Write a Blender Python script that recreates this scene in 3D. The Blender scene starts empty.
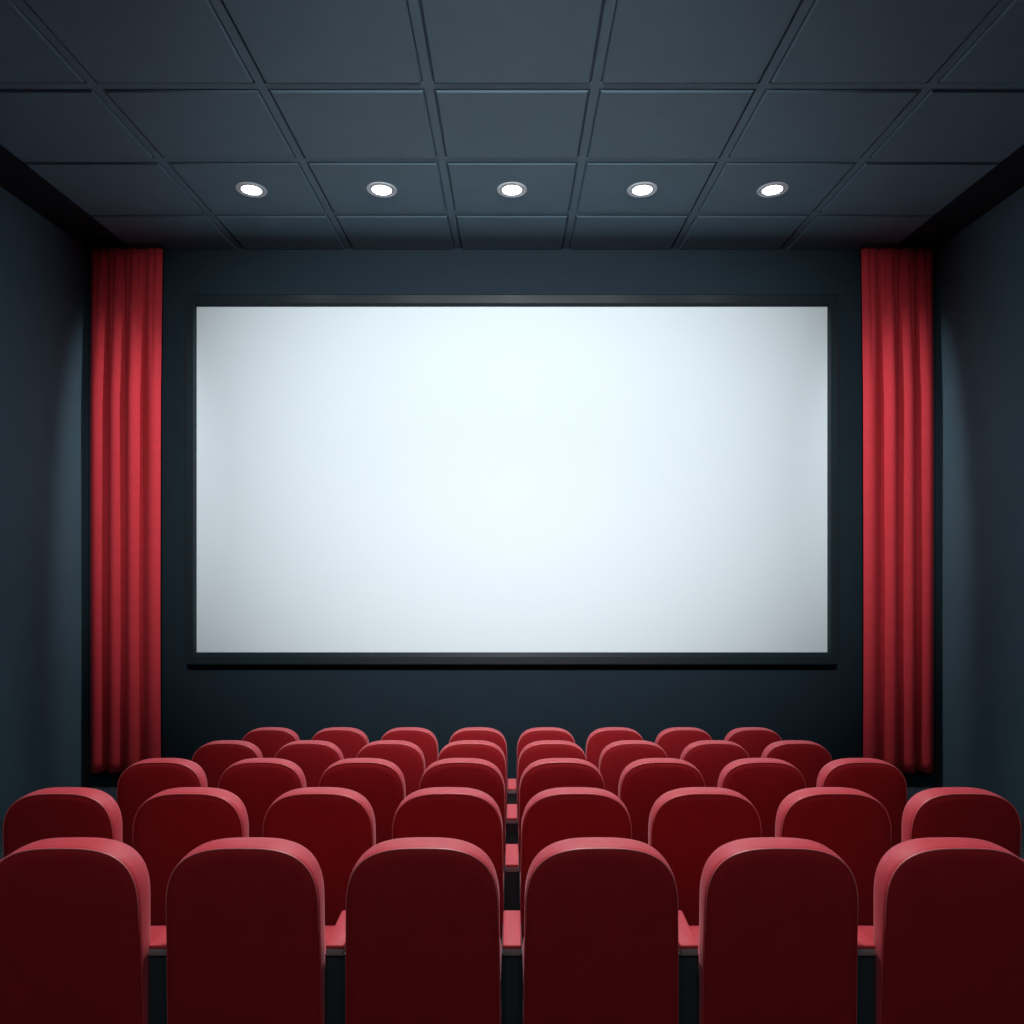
import bpy, bmesh, math, random
from mathutils import Vector

random.seed(3)
scene = bpy.context.scene
COL = scene.collection

# ------------------------------------------------------------------ helpers
def link(name, bm, mat, parent=None, smooth=True, angle=40):
    me = bpy.data.meshes.new(name)
    bmesh.ops.recalc_face_normals(bm, faces=bm.faces[:])
    bm.to_mesh(me)
    bm.free()
    mats = mat if isinstance(mat, (list, tuple)) else [mat]
    for m in mats:
        me.materials.append(m)
    if smooth:
        for p in me.polygons:
            p.use_smooth = True
        me.set_sharp_from_angle(angle=math.radians(angle))
    o = bpy.data.objects.new(name, me)
    COL.objects.link(o)
    if parent:
        o.parent = parent
    return o


def thing(name, label, cat, loc=(0, 0, 0), group=None):
    o = bpy.data.objects.new(name, None)
    o.empty_display_size = 0.1
    COL.objects.link(o)
    o.location = loc
    o['label'] = label
    o['category'] = cat
    if group:
        o['group'] = group
    return o


def box(bm, x0, x1, y0, y1, z0, z1, bevel=0.0, seg=2):
    vs = [bm.verts.new((x, y, z)) for x in (x0, x1) for y in (y0, y1) for z in (z0, z1)]
    idx = [(0, 1, 3, 2), (4, 6, 7, 5), (0, 4, 5, 1), (2, 3, 7, 6), (0, 2, 6, 4), (1, 5, 7, 3)]
    fs = [bm.faces.new([vs[i] for i in f]) for f in idx]
    if bevel > 0:
        es = list({e for f in fs for e in f.edges})
        bmesh.ops.bevel(bm, geom=es, offset=bevel, segments=seg, affect='EDGES', profile=0.5)


def structure(name, bm, mat, smooth=False):
    o = link(name, bm, mat, smooth=smooth)
    o['kind'] = 'structure'
    return o


# ---------------------------------------------------------------- materials
def material(name, color, rough=0.6, spec=0.5, noise=0.0, nscale=30.0, bump=0.0, bscale=200.0,
             metallic=0.0, sheen=0.0, sheen_tint=None, coat=0.0):
    m = bpy.data.materials.new(name)
    m.use_nodes = True
    nt = m.node_tree
    b = nt.nodes['Principled BSDF']
    b.inputs['Base Color'].default_value = (*color, 1)
    b.inputs['Roughness'].default_value = rough
    b.inputs['Metallic'].default_value = metallic
    b.inputs['Specular IOR Level'].default_value = spec
    if sheen:
        b.inputs['Sheen Weight'].default_value = sheen
        b.inputs['Sheen Roughness'].default_value = 0.4
        if sheen_tint:
            b.inputs['Sheen Tint'].default_value = (*sheen_tint, 1)
    if coat:
        b.inputs['Coat Weight'].default_value = coat
        b.inputs['Coat Roughness'].default_value = 0.35
    tc = nt.nodes.new('ShaderNodeTexCoord')
    if noise > 0:
        n = nt.nodes.new('ShaderNodeTexNoise')
        n.inputs['Scale'].default_value = nscale
        n.inputs['Detail'].default_value = 4
        r = nt.nodes.new('ShaderNodeValToRGB')
        r.color_ramp.elements[0].position = 0.3
        r.color_ramp.elements[1].position = 0.7
        r.color_ramp.elements[0].color = (*[c * (1 - noise) for c in color], 1)
        r.color_ramp.elements[1].color = (*[c * (1 + noise) for c in color], 1)
        nt.links.new(tc.outputs['Object'], n.inputs['Vector'])
        nt.links.new(n.outputs['Fac'], r.inputs['Fac'])
        nt.links.new(r.outputs['Color'], b.inputs['Base Color'])
    if bump > 0:
        n2 = nt.nodes.new('ShaderNodeTexNoise')
        n2.inputs['Scale'].default_value = bscale
        n2.inputs['Detail'].default_value = 3
        bp = nt.nodes.new('ShaderNodeBump')
        bp.inputs['Strength'].default_value = bump
        bp.inputs['Distance'].default_value = 0.002
        nt.links.new(tc.outputs['Object'], n2.inputs['Vector'])
        nt.links.new(n2.outputs['Fac'], bp.inputs['Height'])
        nt.links.new(bp.outputs['Normal'], b.inputs['Normal'])
    return m


def emitter(name, color, strength):
    m = bpy.data.materials.new(name)
    m.use_nodes = True
    nt = m.node_tree
    nt.nodes.remove(nt.nodes['Principled BSDF'])
    e = nt.nodes.new('ShaderNodeEmission')
    e.inputs['Color'].default_value = (*color, 1)
    e.inputs['Strength'].default_value = strength
    nt.links.new(e.outputs[0], nt.nodes['Material Output'].inputs['Surface'])
    return m


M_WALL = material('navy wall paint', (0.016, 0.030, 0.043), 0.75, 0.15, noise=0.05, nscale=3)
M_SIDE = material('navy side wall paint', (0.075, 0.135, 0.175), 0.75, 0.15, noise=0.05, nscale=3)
M_CEIL = material('slate ceiling panel paint', (0.098, 0.168, 0.215), 0.65, 0.3, noise=0.04, nscale=4)
M_TRIM = material('near black ceiling trim', (0.008, 0.012, 0.018), 0.8, 0.2)
M_FLOOR = material('dark blue carpet', (0.045, 0.068, 0.085), 0.95, 0.1, noise=0.12, nscale=60, bump=0.4, bscale=300)
M_FRAME = material('dark slate screen frame', (0.013, 0.022, 0.028), 0.30, 0.5)
M_SCREEN = material('matte white projection screen', (0.765, 0.86, 0.905), 0.95, 0.05, bump=0.05, bscale=400)
M_RED = material('red seat upholstery', (0.54, 0.040, 0.058), 0.5, 0.33, noise=0.04, nscale=25, bump=0.08, bscale=500,
                 sheen=0.25, sheen_tint=(1.0, 0.6, 0.65))
M_BACK = material('shade darkened seat back shell', (0.32, 0.012, 0.018), 0.65, 0.15, noise=0.05, nscale=12)  # upholstery red darkened, so shade on the backs is in the colour
M_PIPE = material('highlight red piping', (0.72, 0.15, 0.16), 0.4, 0.5)
M_POST = material('black blue painted steel', (0.018, 0.028, 0.034), 0.5, 0.4)
M_GREY = material('grey bracket plastic', (0.26, 0.20, 0.205), 0.5, 0.5)
M_CURT = material('red velvet curtain', (0.64, 0.042, 0.058), 0.75, 0.15, noise=0.05, nscale=14, sheen=0.08,
                  sheen_tint=(1.0, 0.45, 0.45))
M_TRACK = material('black curtain track', (0.010, 0.010, 0.013), 0.5, 0.3)
M_RING = material('grey light trim ring', (0.62, 0.68, 0.72), 0.45, 0.5)
M_LAMP = emitter('white lamp lens', (0.97, 1.0, 1.0), 20.0)

# ----------------------------------------------------------------- geometry
F = 720.0                 # focal length in pixels
EYE = 2.69
YW = 8.3                  # screen wall
XW = 4.88                 # side walls
YB = -2.4                 # rear wall
ZC = 6.15                 # ceiling
ROWS = [(6.22, 1.140), (5.27, 1.277), (4.28, 1.431), (3.32, 1.570), (2.39, 1.703)]   # back face depth, top height
SEAT_TOP = 1.03

# walls
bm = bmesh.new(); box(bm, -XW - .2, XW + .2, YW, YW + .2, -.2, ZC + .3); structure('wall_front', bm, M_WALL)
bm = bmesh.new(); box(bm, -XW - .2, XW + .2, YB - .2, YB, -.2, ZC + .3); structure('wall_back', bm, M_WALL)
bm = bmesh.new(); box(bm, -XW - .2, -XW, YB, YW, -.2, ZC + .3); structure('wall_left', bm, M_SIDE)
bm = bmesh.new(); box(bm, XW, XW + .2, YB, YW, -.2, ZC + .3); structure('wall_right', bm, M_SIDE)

# stepped floor: one mesh, flat at the screen, a step for every row
prof = [(YW, 0.0)]
lev = 0.0
for (d, top) in ROWS:
    z = top - SEAT_TOP
    e = d + 0.66
    prof += [(e, lev), (e, z)]
    lev = z
prof += [(YB, lev)]
bm = bmesh.new()
a = [bm.verts.new((-XW, y, z)) for y, z in prof] + [bm.verts.new((-XW, YB, -.2)), bm.verts.new((-XW, YW, -.2))]
b = [bm.verts.new((XW, v.co.y, v.co.z)) for v in a]
n = len(a)
for i in range(n):
    j = (i + 1) % n
    bm.faces.new((a[i], a[j], b[j], b[i]))
bm.faces.new(a); bm.faces.new(b[::-1])
structure('floor', bm, M_FLOOR)

# ceiling: slab, bars, bevelled panels
bm = bmesh.new()
XT = 4.375
PX, PY = 1.25, 1.02
GAP = 0.045        # half of the bar
GROOVE = 0.012
box(bm, -XT, XT, YB, YW, ZC + .032, ZC + .25)
xb = [-3.125, -1.875, -.625, .625, 1.875, 3.125]
yb = [7.43 - PY * k for k in range(0, 10) if 7.43 - PY * k > YB + .3]
for x in xb:
    box(bm, x - GAP + GROOVE, x + GAP - GROOVE, YB, YW, ZC + .012, ZC + .04)
xe = [-XT] + xb + [XT]
ye = [YB] + yb[::-1] + [YW]
for i in range(len(xe) - 1):
    x0 = xe[i] + (GAP if i > 0 else 0)
    x1 = xe[i + 1] - (GAP if i < len(xe) - 2 else 0)
    bx0 = xe[i] + GAP - GROOVE if i > 0 else xe[i]
    bx1 = xe[i + 1] - GAP + GROOVE if i < len(xe) - 2 else xe[i + 1]
    for y in yb:
        box(bm, bx0, bx1, y - GAP + GROOVE, y + GAP - GROOVE, ZC + .012, ZC + .04)
    for j in range(len(ye) - 1):
        y0 = ye[j] + (GAP if j > 0 else 0)
        y1 = ye[j + 1] - (GAP if j < len(ye) - 2 else 0)
        bv = 0.013
        t = [(x0, y0), (x1, y0), (x1, y1), (x0, y1)]
        s = [(x0 + bv, y0 + bv), (x1 - bv, y0 + bv), (x1 - bv, y1 - bv), (x0 + bv, y1 - bv)]
        v0 = [bm.verts.new((p[0], p[1], ZC + .04)) for p in t]
        v1 = [bm.verts.new((p[0], p[1], ZC + .014)) for p in t]
        v2 = [bm.verts.new((p[0], p[1], ZC)) for p in s]
        for k in range(4):
            m = (k + 1) % 4
            bm.faces.new((v0[k], v0[m], v1[m], v1[k]))
            bm.faces.new((v1[k], v1[m], v2[m], v2[k]))
        bm.faces.new(v2); bm.faces.new(v0[::-1])
structure('ceiling', bm, M_CEIL)
for s, nm in ((-1, 'trim_1'), (1, 'trim_2')):
    bm = bmesh.new()
    x0, x1 = sorted((s * XT, s * XW))
    box(bm, x0, x1, YB, YW, ZC + .01, ZC + .25)
    structure(nm, bm, M_TRIM)

# ------------------------------------------------------------------- screen
scr = thing('cinema_screen', 'large blank white cinema screen in a dark slate frame on the front wall', 'screen', (0, YW, 0))
FY = 8.03                 # front of the frame
SY = 8.075                # cloth
k1, k2 = FY / F, SY / F
OX, OT, OB = 327 * k1, EYE + (550 - 294) * k1, EYE + (550 - 665) * k1
IX, IT, IB = 315 * k2, EYE + (550 - 307.2) * k2, EYE + (550 - 652) * k2
MX, MT, MB_ = 319 * k1, EYE + (550 - 303) * k1, EYE + (550 - 657) * k1
bm = bmesh.new()
def ring(x, zb, zt, y):
    return [bm.verts.new(p) for p in ((-x, y - YW, zb), (x, y - YW, zb), (x, y - YW, zt), (-x, y - YW, zt))]
r = [ring(OX, OB, OT, YW), ring(OX, OB, OT, FY + .012), ring(OX - .012, OB + .012, OT - .012, FY),
     ring(MX, MB_, MT, FY), ring(IX + .004, IB - .004, IT + .004, SY - .012), ring(IX + .004, IB - .004, IT + .004, SY + .03)]
for q in range(len(r) - 1):
    for k in range(4):
        m = (k + 1) % 4
        bm.faces.new((r[q][k], r[q][m], r[q + 1][m], r[q + 1][k]))
for k in range(4):
    m = (k + 1) % 4
    bm.faces.new((r[-1][k], r[-1][m], r[0][m], r[0][k]))
link('frame', bm, M_FRAME, scr, smooth=False)
bm = bmesh.new()
box(bm, -IX - .003, IX + .003, SY - YW, SY - YW + .02, IB - .003, IT + .003)
link('projection_surface', bm, M_SCREEN, scr, smooth=False)

# ----------------------------------------------------------------- curtains
def curtain(side, label):
    xin, xout = 3.975, 4.795
    root = thing('stage_curtain', label, 'curtain', (side * (xin + xout) / 2, 8.16, 0), 'red curtains beside the screen')
    zt, zb = 6.115, EYE - (771 - 550) * 8.16 / F
    valley = [0.0, 0.235, 0.475, 0.735, 1.0]      # outer edge to inner edge
    nu, nv = 150, 46
    bm = bmesh.new()
    grid = []
    for j in range(nv + 1):
        t = j / nv
        row = []
        for i in range(nu + 1):
            u = i / nu
            wob = 0.006 * math.sin(9 * u + 2.2 * t) * math.sin(math.pi * t)
            uu = min(max(u + wob, 0), 1)
            k = 0
            while k < 3 and uu > valley[k + 1]:
                k += 1
            ph = (uu - valley[k]) / (valley[k + 1] - valley[k])
            if k == 3:
                ph = ph * 0.80                    # hem turned towards the screen, cut short
            f = abs(math.sin(math.pi * min(max(ph, 0), 1))) ** 0.85
            gather = max(0.0, 1 - t / 0.28)        # small pinched pleats at the heading
            g = abs(math.sin(math.pi * 9 * u))
            amp = 0.115 * (1 - 0.72 * gather) * (0.96 + 0.04 * math.sin(7 * t + 3 * k))
            y = 0.055 - amp * f - 0.018 * gather * g
            x = side * (xout - (xout - xin) * u) - root.location.x
            z = zt - (zt - zb) * t - 0.006 * t * f
            row.append(bm.verts.new((x, y, z)))
        grid.append(row)
    for j in range(nv):
        for i in range(nu):
            bm.faces.new((grid[j][i], grid[j][i + 1], grid[j + 1][i + 1], grid[j + 1][i]))
    o = link('drape', bm, M_CURT, root, angle=75)
    md = o.modifiers.new('thickness', 'SOLIDIFY')
    md.thickness = 0.007
    md.offset = 1 if side > 0 else 1
    bm = bmesh.new()
    hw = (xout - xin) / 2
    box(bm, -hw, hw, -.045, .065, zt - .004, ZC + .012, .004)
    link('curtain_track', bm, M_TRACK, root)
    return root
curtain(-1, 'long pleated red curtain hanging left of the screen')
curtain(1, 'long pleated red curtain hanging right of the screen')

# --------------------------------------------------------------- downlights
LIGHT_LABELS = ['round recessed ceiling downlight, far left of the row of five',
                'round recessed ceiling downlight, second from left in the row of five',
                'round recessed ceiling downlight, middle one of the row of five',
                'round recessed ceiling downlight, second from right in the row of five',
                'round recessed ceiling downlight, far right of the row of five']
LY = 6.91
def lathe(bm, prof, seg=48):
    rings = []
    for rr, z in prof:
        rings.append([bm.verts.new((rr * math.cos(2 * math.pi * k / seg), rr * math.sin(2 * math.pi * k / seg), z)) for k in range(seg)])
    for q in range(len(rings) - 1):
        for k in range(seg):
            m = (k + 1) % seg
            bm.faces.new((rings[q][k], rings[q][m], rings[q + 1][m], rings[q + 1][k]))
    return rings
proto = None
for i, lab in enumerate(LIGHT_LABELS):
    loc = (-2.5 + 1.25 * i, LY, ZC)
    if proto is None:
        root = thing('recessed_downlight', lab, 'ceiling light', loc, 'downlights in the ceiling')
        bm = bmesh.new()
        lathe(bm, [(.143, .004), (.143, -.005), (.138, -.010), (.124, -.010), (.119, -.005), (.112, -.005), (.107, -.009), (.094, -.009), (.088, .004)])
        link('trim_ring', bm, M_RING, root)
        bm = bmesh.new()
        rg = lathe(bm, [(.089, .004), (.089, -.003), (.075, -.0055)])
        bm.faces.new(rg[-1]); bm.faces.new(rg[0][::-1])
        link('lens', bm, M_LAMP, root)
        proto = root
    else:
        c = proto.copy(); COL.objects.link(c)
        c.location = loc; c['label'] = lab
        for ch in proto.children:
            d = ch.copy(); COL.objects.link(d); d.parent = c

# -------------------------------------------------------------------- seats
BACK_H = 0.69            # backrest height
def outline(inset=0.0, n=40):
    """Back outline: rounded top, straight flaring sides; x, z (z from 0 = top, downwards negative)."""
    a, h, ex = 0.258 - inset, 0.235 - inset, 3.0
    pts = []
    nb = 8
    for k in range(nb):                               # left side, bottom to shoulder
        t = k / nb
        z = -(BACK_H - inset) + (BACK_H - inset - 0.235) * t
        pts.append((-(a + 0.006 * (1 - t)), z))
    for k in range(n + 1):
        th = math.pi - math.pi * k / n
        c, s = math.cos(th), math.sin(th)
        x = a * math.copysign(abs(c) ** (2 / ex), c)
        z = -0.235 + h * abs(s) ** (2 / ex)
        pts.append((x, z))
    for k in range(nb - 1, -1, -1):
        t = k / nb
        z = -(BACK_H - inset) + (BACK_H - inset - 0.235) * t
        pts.append((a + 0.006 * (1 - t), z))
    return pts

def thick(z):            # cushion thins towards the seat
    t = min(max(-z / BACK_H, 0), 1)
    return 1.0 - 0.52 * t ** 1.2

TILT = math.radians(3)
def place(x, y, z):      # tilt the back about its top edge: top towards the rear
    return (x, y * math.cos(TILT) - z * math.sin(TILT), SEAT_TOP + z * math.cos(TILT) + y * math.sin(TILT) * 0.2)

def loft(bm, layers, cap0=True, cap1=True):
    rings = []
    for inset, y in layers:
        rings.append([bm.verts.new(place(x, y * (thick(z) if y > 0 else 1), z)) for x, z in outline(inset)])
    for q in range(len(rings) - 1):
        m = len(rings[q])
        for k in range(m):
            kk = (k + 1) % m
            bm.faces.new((rings[q][k], rings[q][kk], rings[q + 1][kk], rings[q + 1][k]))
    if cap0: bm.faces.new(rings[0][::-1])
    if cap1: bm.faces.new(rings[-1])

T = 0.118
bm = bmesh.new()
loft(bm, [(.010, .008), (.004, .002), (.0015, .006), (.0005, .018), (0, .04), (0.0005, .065), (.003, .088), (.009, .104), (.019, .114),
          (.04, .120), (.10, .130), (.17, .134)])
ME_BACKREST = link('backrest', bm, M_RED, angle=50)
bm = bmesh.new()
loft(bm, [(.009, .012), (.006, .0005), (.009, -.003), (.04, -.008), (.11, -.012), (.18, -.014)])
ME_PANEL = link('back_panel', bm, M_BACK, angle=60)
# piping: a thin welt on the top arch, paled and tapered to imitate a highlight
bm = bmesh.new()
pts = [Vector(place(x, -.0005, z)) for x, z in outline(.0045) if z > -.30]
ringp = []
for i, p in enumerate(pts):
    rad = 0.0006 + 0.0026 * min(1.0, max(0.0, (p.z - (SEAT_TOP - .28)) / .22))
    q0 = pts[max(i - 1, 0)]; q1 = pts[min(i + 1, len(pts) - 1)]
    tg = (q1 - q0).normalized()
    n1 = Vector((0, -1, 0)); n1 = (n1 - tg * n1.dot(tg)).normalized(); n2 = tg.cross(n1)
    ringp.append([bm.verts.new(p + rad * (math.cos(2 * math.pi * k / 8) * n1 + math.sin(2 * math.pi * k / 8) * n2)) for k in range(8)])
for i in range(len(ringp) - 1):
    for k in range(8):
        m = (k + 1) % 8
        bm.faces.new((ringp[i][k], ringp[i][m], ringp[i + 1][m], ringp[i + 1][k]))
bm.faces.new(ringp[0][::-1]); bm.faces.new(ringp[-1])
ME_PIPE = link('piping', bm, M_PIPE)
# seat cushion with rounded edges and a crowned top
bm = bmesh.new()
def rr(w, d0, d1, rad, z, n=6):
    out = []
    for cx, cy, a0 in ((w - rad, d1 - rad, 0), (-w + rad, d1 - rad, 90), (-w + rad, d0 + rad, 180), (w - rad, d0 + rad, 270)):
        for k in range(n + 1):
            an = math.radians(a0 + 90 * k / n)
            out.append(bm.verts.new((cx + rad * math.cos(an), cy + rad * math.sin(an), z)))
    return out
lay = [rr(.24, .15, .56, .05, .362), rr(.255, .135, .58, .06, .375), rr(.258, .13, .585, .06, .42), rr(.252, .135, .58, .06, .455),
       rr(.235, .15, .565, .06, .475), rr(.19, .19, .52, .05, .487), rr(.10, .28, .43, .04, .490)]
for q in range(len(lay) - 1):
    m = len(lay[q])
    for k in range(m):
        kk = (k + 1) % m
        bm.faces.new((lay[q][k], lay[q][kk], lay[q + 1][kk], lay[q + 1][k]))
bm.faces.new(lay[0][::-1]); bm.faces.new(lay[-1])
ME_CUSH = link('seat_cushion', bm, M_RED, angle=60)
# cross frame under the cushion, carrying the back
bm = bmesh.new()
box(bm, -.264, .264, .075, .25, .315, .363, .006)
box(bm, -.20, -.16, .2, .52, .33, .364, .006)
box(bm, .16, .20, .2, .52, .33, .364, .006)
ME_FRAME = link('seat_frame', bm, M_POST)
# armrest on a floor standing post
def arm_parts():
    bm = bmesh.new()
    box(bm, -.0315, .0315, .045, .285, .666, .680, .005, 3)
    pad = link('armrest', bm, M_RED)
    bm = bmesh.new()
    box(bm, -.0305, .0305, .046, .280, .643, .667, .003)
    br = link('bracket', bm, M_GREY)
    bm = bmesh.new()
    box(bm, -.0355, .0355, .055, .26, .018, .644, .004)
    box(bm, -.029, .029, .02, .40, 0.0, .02, .004)
    po = link('post', bm, M_POST)
    bm = bmesh.new()
    box(bm, -.029, .029, .065, .26, .018, .363, .004)
    box(bm, -.029, .029, .02, .40, 0.0, .02, .004)
    lo = link('post', bm, M_POST)
    return pad, br, po, lo
PAD, BRK, POST, LOWPOST = arm_parts()
TEMPLATES = [ME_BACKREST, ME_PANEL, ME_PIPE, ME_CUSH, ME_FRAME, PAD, BRK, POST, LOWPOST]

def child(src, parent, loc=(0, 0, 0), par2=None):
    c = src.copy()
    COL.objects.link(c)
    c.parent = par2 or parent
    c.location = loc
    return c

ROWNAME = ['front row nearest the screen', 'second row from the screen', 'middle row of five',
           'second row from the bottom edge', 'bottom row closest to the viewer']
ORD = ['first', 'second', 'third', 'fourth']
def seat(x, y, z, label, right=True, left=False, low=False):
    root = thing('cinema_chair', label, 'chair', (x, y, z), 'red cinema chairs in five rows')
    b = child(ME_BACKREST, root)
    child(ME_PANEL, root)
    child(ME_PIPE, b, par2=b)
    child(ME_CUSH, root)
    child(ME_FRAME, root)
    for on, sx in ((right, .3), (left, -.3)):
        if on:
            p = child(POST, root, (sx, 0, 0))
            a = child(PAD, root, (sx, 0, 0))
            child(BRK, root, (sx, 0, 0))
    if low:
        child(LOWPOST, root, (.3, 0, 0))
    return root

for r_i, (d, top) in enumerate(ROWS):
    cols = [-3.5, -2.5, -1.5, -.5, .5, 1.5, 2.5, 3.5] if r_i < 4 else [-2.5, -1.5, -.5, .5, 1.5, 2.5]
    for c in cols:
        nth = ORD[int(abs(c) - .5)]
        side = 'left' if c < 0 else 'right'
        if r_i < 4 and abs(c) > 3:
            lab = 'red cinema chair, %s, end chair at far %s' % (ROWNAME[r_i], side)
        else:
            lab = 'red cinema chair, %s, %s %s of the centre gap' % (ROWNAME[r_i], nth, side)
        mid = (r_i == 0 and c == -.5)
        seat(c * .6, d, top - SEAT_TOP, lab, right=not mid, left=(c == cols[0]), low=mid)
for t in TEMPLATES:
    bpy.data.objects.remove(t)

# ------------------------------------------------------------------- lights
def spot(name, loc, target, power, size, blend, color, radius):
    l = bpy.data.lights.new(name, 'SPOT')
    l.energy = power
    l.spot_size = math.radians(size)
    l.spot_blend = blend
    l.color = color
    l.shadow_soft_size = radius
    o = bpy.data.objects.new(name, l)
    COL.objects.link(o)
    o.location = loc
    o.rotation_euler = (Vector(target) - Vector(loc)).to_track_quat('-Z', 'Y').to_euler()
    return o

P_PROJ, P_FRONT, P_MID, P_REAR = 4150, 190, 265, 122
P_WASH = 520
PROJ_SIZE = 49
pj = spot('projector_lamp', (0, -1.6, 5.3), (0, YW, 3.62), P_PROJ, PROJ_SIZE, 1.0, (0.95, 0.985, 1.0), 0.22)
pj.scale = (1.32, 1.0, 1.0)      # wide projector beam
DIM = [0.12, 0.62, 1.45, 0.62, 0.12]
for i in range(5):
    x = -2.5 + 1.25 * i
    spot('downlight_lamp', (x, LY, ZC - .03), (x * .8, 4.0, 1.3), P_FRONT * DIM[i], 125, 0.9, (0.93, 0.98, 1.0), 0.09)
    if 0 < i < 4:  # unseen spots added above the rows to brighten the seat rims
        spot('added_rim_spot', (x, LY - 3 * PY, ZC - .03), (x * .9, 3.0, 1.2), P_MID * [0, .33, 1.7, .33, 0][i], 92, 0.9, (0.95, 0.98, 1.0), 0.09)
for s_ in (-1, 1):        # added wash spots that give the curtain folds bright and dark sides
    cl = spot('added_curtain_wash', (s_ * 1.25, LY, ZC - .03), (s_ * 4.5, 8.1, 3.25), P_WASH, 62, 1.0, (0.95, 0.98, 1.0), 0.07)
    cl.scale = (0.24, 1.0, 1.0)      # tall narrow beam
for i in range(3):  # unseen fill spots added behind the camera for the nearest seat backs
    x = -2.5 + 2.5 * i
    spot('added_rear_fill', (x, -1.0, ZC - .03), (x, 1.0, 0), P_REAR, 130, 0.9, (1.0, 0.98, 0.95), 0.09)

w = bpy.data.worlds.new('World')
scene.world = w
w.use_nodes = True
w.node_tree.nodes['Background'].inputs['Color'].default_value = (0.02, 0.03, 0.04, 1)
w.node_tree.nodes['Background'].inputs['Strength'].default_value = 0.3

# ------------------------------------------------------------------- camera
cam = bpy.data.cameras.new('Camera')
cam.sensor_width = 36
cam.lens = 36 * F / 1024
cam.shift_y = 38 / 1024
cam.clip_start = 0.05
co = bpy.data.objects.new('Camera', cam)
COL.objects.link(co)
co.location = (0, 0, EYE)
co.rotation_euler = (math.radians(90), 0, 0)
scene.camera = co

vs = scene.view_settings
vs.view_transform = 'Standard'
vs.look = 'None'
vs.gamma = 1
vs.use_curve_mapping = False
vs.exposure = 0
